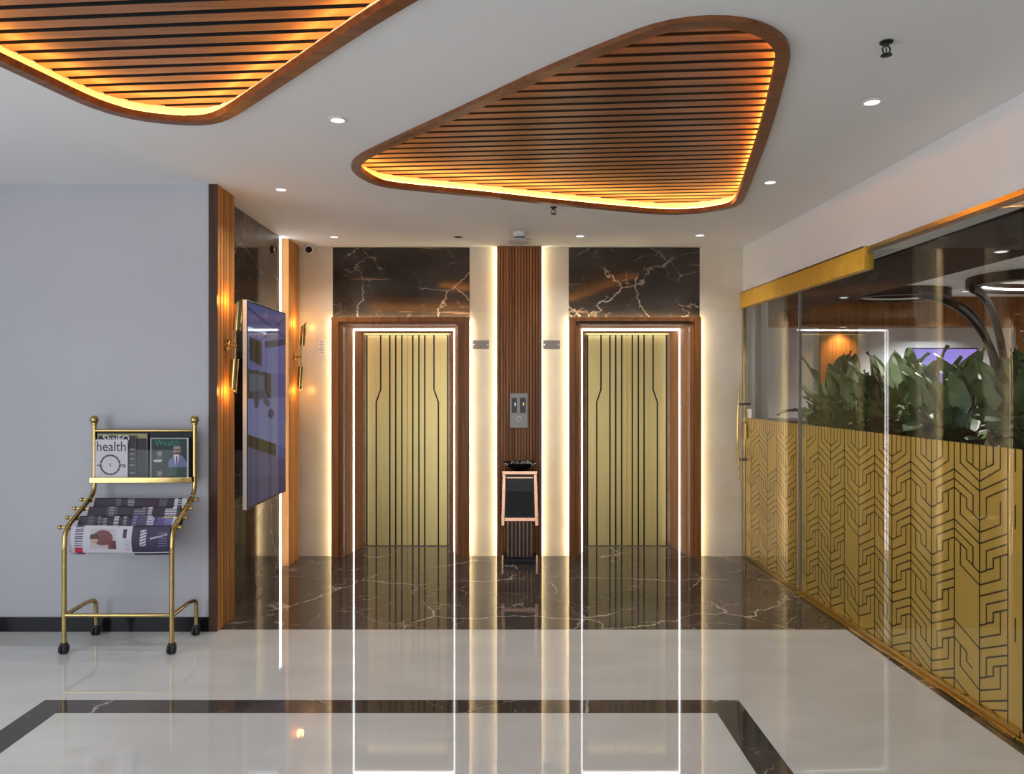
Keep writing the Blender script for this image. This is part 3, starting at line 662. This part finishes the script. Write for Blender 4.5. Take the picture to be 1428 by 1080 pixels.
x, y, z = -1.79, 6.97, 2.832; root = thing('security_camera', (x,y,CEIL), 'small black and white security camera in the ceiling corner', 'security camera')
MB().lathe([(.048,CEIL-z),(.048,CEIL-z-.012),(.042,.012)], (x,y+.01,z), 22).build('base', M['white_plastic'], root, smooth=True)
MB().ball((x,y+.005,z), .036, 20, 12).build('ball', M['white_plastic'], root, smooth=True)
MB().lathe([(.030,-.026),(.027,-.036),(.012,-.037)], (x,y,z), 20, 'Y').build('face', M['black_gloss'], root, smooth=True)
MB().lathe([(.011,-.0375),(.010,-.040)], (x,y,z), 16, 'Y').build('lens', M['black_gloss'], root)
root = thing('wall_sensor', (XL, 6.38, 2.73), 'small round dark sensor high on the dark marble side wall', 'sensor')
MB().lathe([(.034,0),(.032,.012),(.022,.016)], (XL,6.38,2.73), 20, 'X').build('ring', M['black_plastic'], root, smooth=True)
MB().lathe([(.020,.016),(.014,.021)], (XL,6.38,2.73), 16, 'X').build('lens', M['grey_plastic'], root, smooth=True)

# ------------------------------------------------------------------ wall screen
x0, x1, y0, y1, z0, z1 = -1.832, -1.80, 5.31, 6.25, .714, 2.186
tv = thing('display_screen', (x0, (y0+y1)/2, z0), 'tall portrait display screen on the dark marble side wall', 'television')
boxo('case', M['silver'], tv, x0, x1-.004, y0, y1, z0, z1, bevel=.003)
boxo('wall_mount', M['black_plastic'], tv, XL, x0, y0+.25, y1-.25, z0+.4, z1-.4)
boxo('bezel', M['black_plastic'], tv, x1-.006, x1, y0+.004, y1-.004, z0+.004, z1-.004, bevel=.002)
def pic(u, v):
    base = (.10+.03*v, .10+.02*v, .30-.02*v)
    if v < .14: base = (.12,.12,.27)
    if abs(v-(.03+.10*u)) < .006 or abs(v-(.02+.22*(1-u))) < .005: base = (.05,.05,.13)
    if abs(v-.128-.006*u) < .008 and u < .45: base = (.55,.65,.95)
    if .16 < v < .34 and u > .35: base = (.15,.15,.38)
    if .165+.05*u < v < .275+.10*u and .04 < u < .33: base = (.008,.008,.014)
    if .20-.06*u < v < .235-.06*u and u > .42: base = (.04,.04,.09)
    if .325+.03*u < v < .47 and u < .58: base = (.025,.022,.035)
    if .345+.02*u < v < .435 and .03 < u < .40: base = (.085,.10,.15)
    if .47 < v < .64+.12*u: base = (.17,.17,.36)
    for cu, cv, ru, rv in ((.20,.475,.07,.045),(.42,.465,.06,.04),(.30,.45,.05,.03),(.58,.555,.09,.025),(.48,.50,.05,.02)):
        if ((u-cu)/ru)**2+((v-cv)/rv)**2 < 1: base = (.045,.045,.10)
    if .645+.11*u < v < .705+.12*u and u < .72: base = (.012,.010,.012)
    if v > .705+.12*u: base = (.085,.075,.17)
    if v > .86+.05*u: base = (.065,.055,.135)
    if u > .74: base = tuple(c*.9+.02 for c in base)
    return (base[0]*.82, base[1]*.92, base[2])
pgrid(y1-y0-.03, z1-z0-.03, 110, 170, pic, lambda a, b: (x1+.0006, (y0+y1)/2+a, (z0+z1)/2+b)).build('picture', M['screen_picture'], tv, colors=True)

# ------------------------------------------------------------------ wall lamps
def sconce(xp, y, z, label):
    root = thing('wall_lamp', (xp, y, z), label, 'wall lamp', 'brass wall lamps')
    xr = xp+.062
    MB().lathe([(.040,0),(.040,.012),(.034,.016),(.012,.017),(.010,.05),(.016,.052),(.016,.066),(.006,.068)], (xp,y,z), 22, 'X').build('wall_plate', M['brass'], root, smooth=True)
    MB().tube([(xr,y,z-.10),(xr,y,z+.12)], .007, 10).build('rod', M['brass'], root, smooth=True)
    for s in (1,-1):
        za, zb = (z+.10, z+.32) if s > 0 else (z-.32, z-.09); n = 12; mb = MB(); V = []; tilt = .022
        for r in (.028, .0255):
            for t in range(7):
                for k in range(n+1):
                    a = math.pi*(-.74+1.48*k/n)                     # open towards the wall
                    tt = t/6; zz = za+(zb-za)*tt
                    cut = (abs(k-n/2)/(n/2))*.055                    # slanted mouth
                    zz = min(zz, zb-cut) if s > 0 else max(zz, za+cut)
                    V.append((xr+.002+tilt*(zz-z)/.32+r*math.cos(a), y+r*math.sin(a), zz))
        g = 7*(n+1); fs = []
        for b in (0, g):
            for t in range(6):
                for k in range(n): fs.append((b+t*(n+1)+k, b+t*(n+1)+k+1, b+(t+1)*(n+1)+k+1, b+(t+1)*(n+1)+k))
        for t in range(6):
            for k in (0, n): fs.append((t*(n+1)+k, (t+1)*(n+1)+k, g+(t+1)*(n+1)+k, g+t*(n+1)+k))
        for k in range(n):
            for t in (0, 6): fs.append((t*(n+1)+k, t*(n+1)+k+1, g+t*(n+1)+k+1, g+t*(n+1)+k))
        mb.add(V, fs); mb.build('shade', M['brass'], root, smooth=True)
        zl = z+s*.235
        MB().ball((xr+.006, y, z+s*.225), .008, 10, 6).build('bulb', M['bulb'], root, smooth=True)
        l = bpy.data.lights.new('bulb_glow', 'POINT'); l.energy = E_SCONCE; l.color = (1,.44,.08); l.shadow_soft_size = .03
        o = bpy.data.objects.new('bulb_glow', l); COL.objects.link(o); o.location = (xr-.008, y, z+s*.30); adopt(o, root)
sconce(-1.85, 5.04, 1.85, 'brass double wall lamp on the slatted panel beside the white wall')
sconce(-1.90, 6.86, 1.85, 'brass double wall lamp on the slatted panel in the corner')

# ------------------------------------------------------------------ call panel, plates
yp = YB-.06; cx_ = X(723.5, YB); s_ = YB/F
cpn = thing('elevator_call_panel', (cx_, yp, Z(597,yp)), 'steel elevator call panel with two small displays on the wood column', 'call panel')
boxo('plate', M['steel'], cpn, X(711,yp), X(736,yp), yp-.006, yp, Z(597,yp), Z(548.5,yp), bevel=.002)
for a, b, t, mm in ((713.5,721,'2','digit_white'),(725,733,'5','digit_amber')):
    boxo('display', M['black_gloss'], cpn, X(a,yp), X(b,yp), yp-.008, yp-.0055, Z(576,yp), Z(555,yp))
    text_mesh('digit', t, .034, M[mm], cpn, (X((a+b)/2+1.0,yp), yp-.0084, Z(564,yp)))
MB().lathe([(.026,-.006),(.024,-.011),(.004,-.012)], (cx_, yp, Z(584,yp)), 20, 'Y').build('call_button', M['white_plastic'], cpn, smooth=True)
MB().lathe([(.013,-.0122),(.012,-.0135)], (cx_, yp, Z(584,yp)), 16, 'Y').build('button_core', M['steel'], cpn)
for a, b, lab, c in ((659,682,'small steel number plate on the cream strip beside the left elevator', (664,668,672,676)), (757,781,'small steel number plate on the cream strip beside the right elevator', (767,770))):
    root = thing('number_plate', (X((a+b)/2,YB), YB-.004, Z(487,YB)), lab, 'plate', 'steel plates beside the elevators')
    boxo('plate', M['steel'], root, X(a,YB), X(b,YB), YB-.004, YB, Z(487,YB), Z(475,YB), bevel=.001)
    for px in c: boxo('engraved_mark', M['grey_panel'], root, X(px,YB)-.004, X(px,YB)+.004, YB-.0046, YB-.0035, Z(484,YB), Z(478,YB))
    for px in (a+2, b-2): MB().lathe([(.006,-.004),(.004,-.006)], (X(px,YB),YB,Z(481,YB)), 10, 'Y').build('screw', M['white_plastic'], root)
root = thing('notice_plate', (X(448.5,YB), YB-.003, Z(494,YB)), 'small printed notice plate on the cream strip left of the left elevator', 'notice')
boxo('plate', M['white_plastic'], root, X(443.5,YB), X(454,YB), YB-.003, YB, Z(494,YB), Z(473.5,YB))
for zz, w in ((476,.026),(478.5,.02),(481,.026),(484,.016),(487,.026),(489.5,.022),(492,.026)): boxo('printed_line', M['grey_panel'], root, X(448.7,YB)-w, X(448.7,YB)+w, YB-.0034, YB-.0029, Z(zz,YB)-.003, Z(zz,YB)+.003)

# ------------------------------------------------------------------ waste bin with ash bowl
bx, by = X(724.5,6.86), 6.865
wbn = thing('waste_bin', (bx, by, 0), 'black and copper waste bin with ash bowl in front of the wood column', 'waste bin')
boxo('base', M['black_gloss'], wbn, bx-.155, bx+.155, by-.12, by+.12, .012, .055, bevel=.006)
for s in (-1,1): boxo('base_corner', M['copper'], wbn, bx+s*.152-.008, bx+s*.152+.008, by-.124, by-.11, .0, .085, bevel=.002)
boxo('foot_plate', M['black_plastic'], wbn, bx-.14, bx+.14, by-.11, by+.11, 0, .012)
boxo('lower_body', M['black_gloss'], wbn, bx-.115, bx+.115, by-.085, by+.09, .055, .40)
for i in range(7): boxo('fin', M['bronze'], wbn, bx-.112+i*.0345, bx-.112+i*.0345+.017, by-.105, by-.085, .06, .395, bevel=.003)
def trap(z0, z1, w0, w1, d0, d1): return [(bx-w0,by-d0,z0),(bx+w0,by-d0,z0),(bx+w0,by+.1,z0),(bx-w0,by+.1,z0),(bx-w1,by-d1,z1),(bx+w1,by-d1,z1),(bx+w1,by+.1,z1),(bx-w1,by+.1,z1)]
MB().hexa(trap(.38,.83,.140,.130,.112,.105)).build('upper_body', M['black_gloss'], wbn)
boxo('flap', M['black_plastic'], wbn, bx-.118, bx+.118, by-.118, by-.108, .43, .64, bevel=.003)
boxo('flap', M['black_gloss'], wbn, bx-.118, bx+.118, by-.116, by-.106, .645, .775, bevel=.003)
boxo('frame_bar', M['copper'], wbn, bx-.155, bx+.155, by-.13, by-.10, .80, .832, bevel=.003)
boxo('frame_bar', M['copper'], wbn, bx-.152, bx+.152, by-.128, by-.104, .385, .418, bevel=.003)
boxo('frame_bar', M['copper'], wbn, bx-.118, bx+.118, by-.124, by-.104, .765, .778, bevel=.002)
for s in (-1,1):
    MB().hexa([(bx+s*.150-.014,by-.13,.345),(bx+s*.150+.014,by-.13,.345),(bx+s*.150+.014,by-.104,.345),(bx+s*.150-.014,by-.104,.345),
               (bx+s*.138-.014,by-.13,.80),(bx+s*.138+.014,by-.13,.80),(bx+s*.138+.014,by-.104,.80),(bx+s*.138-.014,by-.104,.80)]).build('frame_upright', M['copper'], wbn, bevel=.003)
MB().lathe([(.05,.832),(.075,.842),(.130,.868),(.160,.898),(.156,.900),(.125,.876),(.03,.862)], (bx,by-.01,0), 28).build('ash_bowl', M['black_gloss'], wbn, smooth=True)
rnd = random.Random(5); st = None
for i in range(26):
    a, r = rnd.uniform(0,6.28), .105*math.sqrt(rnd.random())
    if st is None:
        st = bpy.data.objects.new('pebble', MB().lathe([(.003,-.011),(.015,-.008),(.021,0),(.014,.009),(.003,.012)], (0,0,0), 8).build('pebble_source', M['stone'], None, smooth=True).data)
        bpy.data.objects.remove(bpy.data.objects['pebble_source'])
        o = st
    else: o = st.copy()
    COL.objects.link(o); adopt(o, wbn); o.location = (bx+r*math.cos(a), by-.01+r*math.sin(a), .884+rnd.uniform(0,.012)); o.rotation_euler = (rnd.uniform(-.5,.5),rnd.uniform(-.5,.5),a); o.scale = [rnd.uniform(.7,1.2)]*3

# ------------------------------------------------------------------ newspaper rack
XA, XB = -2.60, -1.965; YT, YF = 4.815, 4.485
rk = thing('newspaper_rack', ((XA+XB)/2, 4.65, 0), 'brass rolling rack of newspapers and magazines against the white wall', 'rack')
R = .014
for xx, s in ((XA,-1), (XB,1)):
    MB().tube(fillet([(xx,YT,1.345),(xx,YT,.90),(xx,YF+.015,.735),(xx,YF,.62),(xx,YF,.055)], .06, 6), R, 14).build('post', M['brass'], rk, smooth=True)
    MB().ball((xx,YT,1.368), .026, 18, 10).lathe([(.014,1.335),(.020,1.338),(.020,1.346),(.012,1.35)], (xx,YT,0), 16).build('finial', M['brass'], rk, smooth=True)
    MB().tube(fillet([(xx,YF,.225),(xx,YF+.25,.235),(xx+.006,YT+.008,.225),(xx+.006,YT+.01,.06)], .06, 6), .013, 12).build('rear_leg', M['brass'], rk, smooth=True)
    for yy, dx in ((YF,0),(YT+.01,.006)):
        cs = MB(); cs.lathe([(.012,.066),(.020,.064),(.022,.05),(.014,.046)], (xx+dx,yy,0), 16); cs.build('caster_housing', M['rubber'], rk, smooth=True)
        for q in (-1,1): MB().lathe([(.010,-.010),(.027,-.008),(.030,-.004),(.030,.004),(.027,.008),(.010,.010)], (xx+dx+q*.012,yy-.004,.030), 20, 'X').build('caster_wheel', M['rubber'], rk, smooth=True)
MB().tube([(XA,YF,.227),(XB,YF,.227)], .011, 12).build('cross_bar', M['brass'], rk, smooth=True)
MB().tube([(XA,YT,1.298),(XB,YT,1.298)], .010, 12).build('top_bar', M['brass'], rk, smooth=True)
boxo('tray_front', M['brass'], rk, XA-.005, XB+.005, YT-.055, YT-.045, .972, 1.008, bevel=.003)
boxo('tray_floor', M['brass_dark'], rk, XA, XB, YT-.05, YT+.012, .972, .980)
boxo('back_panel', M['black_plastic'], rk, XA+.01, XB-.01, YT+.004, YT+.012, .98, 1.295)
boxo('front_pane', M['acrylic'], rk, XA+.01, XB-.01, YT-.047, YT-.043, 1.0, 1.18)
RODS = [(4.762,.868),(4.684,.826),(4.606,.782),(4.528,.738)]
for yy, zz in RODS:
    MB().tube([(XA-.045,yy,zz),(XB+.030,yy,zz)], .006, 10).build('hanger_rod', M['brass'], rk, smooth=True)
    for xx in (XA-.05, XB+.035): MB().ball((xx,yy,zz), .014, 12, 8).build('rod_ball', M['brass'], rk, smooth=True)
    for xx in (XA, XB): MB().lathe([(.012,-.014),(.018,-.010),(.018,.010),(.012,.014)], (xx,yy,zz), 14, 'X').build('rod_collar', M['brass'], rk, smooth=True)
# magazines
def magazine(x0, x1, h, y, col, label, paint=None, lean=.0, nx=24, ny=32):
    root = thing('magazine', ((x0+x1)/2, y, .981), label, 'magazine', 'magazines in the rack')
    boxo('pages', M['paper'], root, x0, x1, y, y+.005, .982, .982+h)
    f = paint if paint else (lambda u, v: col)
    w = x1-x0; pgrid(w, h, nx, ny, f, lambda a, b: ((x0+x1)/2+a, y-.0015, .982+h/2+b)).build('cover', M['print'], root, colors=True)
    return root
def p_health(u, v):
    return (.60,.57,.62)
m1 = magazine(-2.575, -2.372, .262, 4.780, None, 'white health magazine with a black circle on its cover', p_health, nx=2, ny=2)
text_mesh('title', 'health', .088, M['ink'], m1, (-2.474, 4.7776, 1.198), sx=.88)
mb = MB(); n = 28; cxx, czz = -2.480, 1.085
for i in range(n):
    a0, a1 = 2*math.pi*i/n, 2*math.pi*(i+1)/n; w0 = .004+.0025*abs(math.sin(i*1.7))
    mb.add([(cxx+r*math.cos(a)*1.0, 4.7776, czz+r*math.sin(a)) for r, a in ((.060-w0,a0),(.060+w0,a0),(.060+w0,a1),(.060-w0,a1))], [(0,1,2,3)])
mb.build('circle_print', M['ink'], m1)
for a, b, w in ((-2.555,1.082,.012),(-2.400,1.083,.024),(-2.392,1.072,.014),(-2.48,1.090,.006),(-2.48,1.078,.006),(-2.537,1.03,.004)): boxo('caption_print', M['ink'], m1, a-w*.6, a+w*.6, 4.7772, 4.7786, b-.004, b+.004)
m2 = magazine(-2.560, -2.325, .285, 4.790, (.015,.012,.016), 'black magazine with white title, tucked behind the white health magazine', nx=2, ny=2)
text_mesh('title', 'ShaiFQ', .062, M['white_ink'], m2, (-2.448, 4.7876, 1.247), sx=.95)
for i, zz in enumerate((1.18,1.15,1.12,1.08,1.03)): boxo('caption_print', M['grey_plastic'], m2, -2.36, -2.334, 4.7874, 4.7886, zz, zz+.005)
m3 = magazine(-2.345, -2.262, .268, 4.798, (.012,.011,.010), 'black magazine edge with pale spine between the other magazines', nx=2, ny=2)
boxo('spine', M['white_ink'], m3, -2.272, -2.262, 4.7968, 4.8, .984, 1.25)
m5 = magazine(-2.575, -2.26, .298, 4.8045, (.30,.27,.12), 'yellowed magazine at the back of the rack, only its top edge showing', nx=2, ny=2)
def p_suit(u, v):
    c = (.008,.022,.020)
    if u < .03 or u > .965: return (.45,.47,.48)
    if v < .025: return (.40,.44,.44)
    for cu, cv in ((.24,.36),(.24,.82)):
        if ((u-cu)/.07)**2+((v-cv)/.055)**2 < 1: c = (.26,.19,.16)
        elif ((u-cu)/.12)**2+((v-cv-.12)/.08)**2 < 1: c = (.06,.065,.07)
    if ((u-.70)/.10)**2+((v-.29)/.085)**2 < 1: c = (.40,.22,.16)
    if ((u-.70)/.10)**2+((v-.22)/.035)**2 < 1: c = (.30,.24,.22)
    if ((u-.70)/.085)**2+((v-.355)/.035)**2 < 1: c = (.10,.05,.04)
    if .60 < u < .80 and abs(v-.275) < .012: c = (.03,.02,.02)
    if v > .40 and abs(u-.72) < .10+.9*(v-.40) and abs(u-.72) < .24 and v < .68: c = (.13,.15,.31)
    if .39 < v < .62 and abs(u-.69) < .075-.22*(v-.40): c = (.62,.62,.66)
    if .42 < v < .62 and abs(u-.69) < .018: c = (.02,.02,.05)
    if v > .68 and u > .48: c = (.010,.05,.036)
    return c
m4 = magazine(-2.232, -1.993, .272, 4.788, None, 'dark green magazine with a person in a blue suit on its cover', p_suit, nx=80, ny=90)
text_mesh('title', 'Wealth', .055, M['green_ink'], m4, (-2.125, 4.7856, 1.222), sx=.95)
for zz, w in ((1.110,.026),(1.102,.022),(.995,.024)): boxo('caption_print', M['white_ink'], m4, -2.185-w, -2.185+w, 4.7854, 4.7866, zz, zz+.005)
# newspapers draped over the rods
def newspaper(rod, x0, x1, fl_, bl, label, paint, tilt=0, bulge=.012, nx=110):
    yy, zz = RODS[rod]; root = thing('newspaper', ((x0+x1)/2, yy, zz), label, 'newspaper', 'newspapers on the rack')
    prof = []; r = .010; nf = 40
    for k in range(nf+1):
        t = k/nf; prof.append((-r-bulge*math.sin(math.pi*t)-.004*(1-t), -fl_*(1-t)))
    for k in range(1, 7): a = math.pi-math.pi*k/7; prof.append((r*math.cos(a), r*math.sin(a)))
    for k in range(9): prof.append((r+.004*k/8, -bl*k/8))
    mb = MB(); V = []
    tot = len(prof)
    for j, (dy, dz) in enumerate(prof):
        for i in range(nx+1):
            u = i/nx; V.append((x0+(x1-x0)*u, yy+dy-.003*math.sin(u*9+j*.1), zz+dz+tilt*(u-.5)+.002*math.sin(u*7)))
    mb.v = V
    for j in range(tot-1):
        for i in range(nx):
            mb.f.append((j*(nx+1)+i, j*(nx+1)+i+1, (j+1)*(nx+1)+i+1, (j+1)*(nx+1)+i))
            v = 1-(j+.5)/nf if j < nf else -.05
            mb.c.append(paint((i+.5)/nx, v))
    o = mb.build('sheet', M['print'], root, smooth=True, colors=True)
    so = o.modifiers.new('thickness', 'SOLIDIFY'); so.thickness = .004; so.offset = -1
    return root
DK, MD, LT = (.022,.014,.030), (.10,.07,.11), (.50,.48,.54)
def n_front(u, v):
    c = LT
    if u < .48:
        if .20 < u < .46 and .05 < v < .86:
            c = (.42,.40,.42)
            if ((u-.33)/.10)**2+((v-.40)/.30)**2 < 1 or (u > .38 and v > .5): c = (.16,.045,.045)
            if ((u-.245)/.035)**2+((v-.50)/.13)**2 < 1: c = (.45,.27,.21)
            if ((u-.245)/.05)**2+((v-.38)/.14)**2 < 1 and v < .44: c = (.07,.035,.03)
            if u > .41 and ((u-.44)/.05)**2+((v-.8)/.3)**2 < 1: c = (.10,.035,.03)
        elif .05 < u < .13:
            c = (.10,.09,.14) if (int(v*22) % 2 and v < .75) else LT
            if v > .78: c = (.40,.02,.05)
        elif v > .93: c = LT
    else:
        if u > .62 and v < .94:
            c = (.024,.018,.050)
            if .70 < u < .76 and .08 < v < .70: c = (.48,.48,.56) if int(v*26+u*40) % 3 else c
            if .80 < u < .97 and abs(v-(.42-.9*(u-.80))) < .035: c = (.34,.34,.46)
            if .88 < u < .97 and .15 < v < .8 and int(v*30) % 3 == 0: c = (.15,.14,.26)
        elif .53 < u < .57 and .05 < v < .40: c = (.03,.03,.05)
        elif .55 < u < .60 and .45 < v < .9 and int(v*30) % 2: c = (.35,.34,.40)
    return c
def n_text(seed, base, purple=False):
    rnd = random.Random(seed); blocks = [(rnd.random(), rnd.uniform(.04,.11), rnd.choice((LT,MD,MD,(.22,.20,.26)))) for _ in range(9)]
    def f(u, v):
        c = base
        for a, w, col in blocks:
            if abs(u-a) < w*.5: c = col if (int(v*20+a*9) % 3) else base
        if purple and u > .55: c = (.10,.09,.22) if u < .72 else ((.42,.42,.52) if u > .88 else (.17,.15,.36))
        return c
    return f
def n_back(u, v):
    if u > .86: return (.03,.03,.04) if (.90 < u < .95 and int(v*24) % 3) else (.52,.51,.53)
    if .36 < u < .44: return (.24,.22,.25) if int(v*18) % 3 else (.12,.10,.13)
    if .24 < u < .29 or .70 < u < .78: return (.15,.13,.16) if int(u*60+v*20) % 2 else DK
    return DK if not (.5 < u < .66) else (.04,.015,.035)
newspaper(0, -2.565, -1.985, .105, .14, 'dark newspaper with a pale right edge on the rearmost rack rod', n_back)
newspaper(1, -2.560, -1.990, .10, .12, 'dark newspaper with white lettering on the second rack rod', n_text(3, DK))
newspaper(2, -2.575, -2.262, .11, .12, 'black and white newspaper on the left of the third rack rod', n_text(8, DK))
newspaper(2, -2.255, -1.975, .10, .12, 'crumpled violet newspaper on the right of the third rack rod', n_text(4, (.06,.045,.13), True), tilt=-.022, bulge=.022)
newspaper(3, -2.580, -1.985, .150, .165, 'newspaper with a large red photo on the front rack rod', n_front, nx=160)
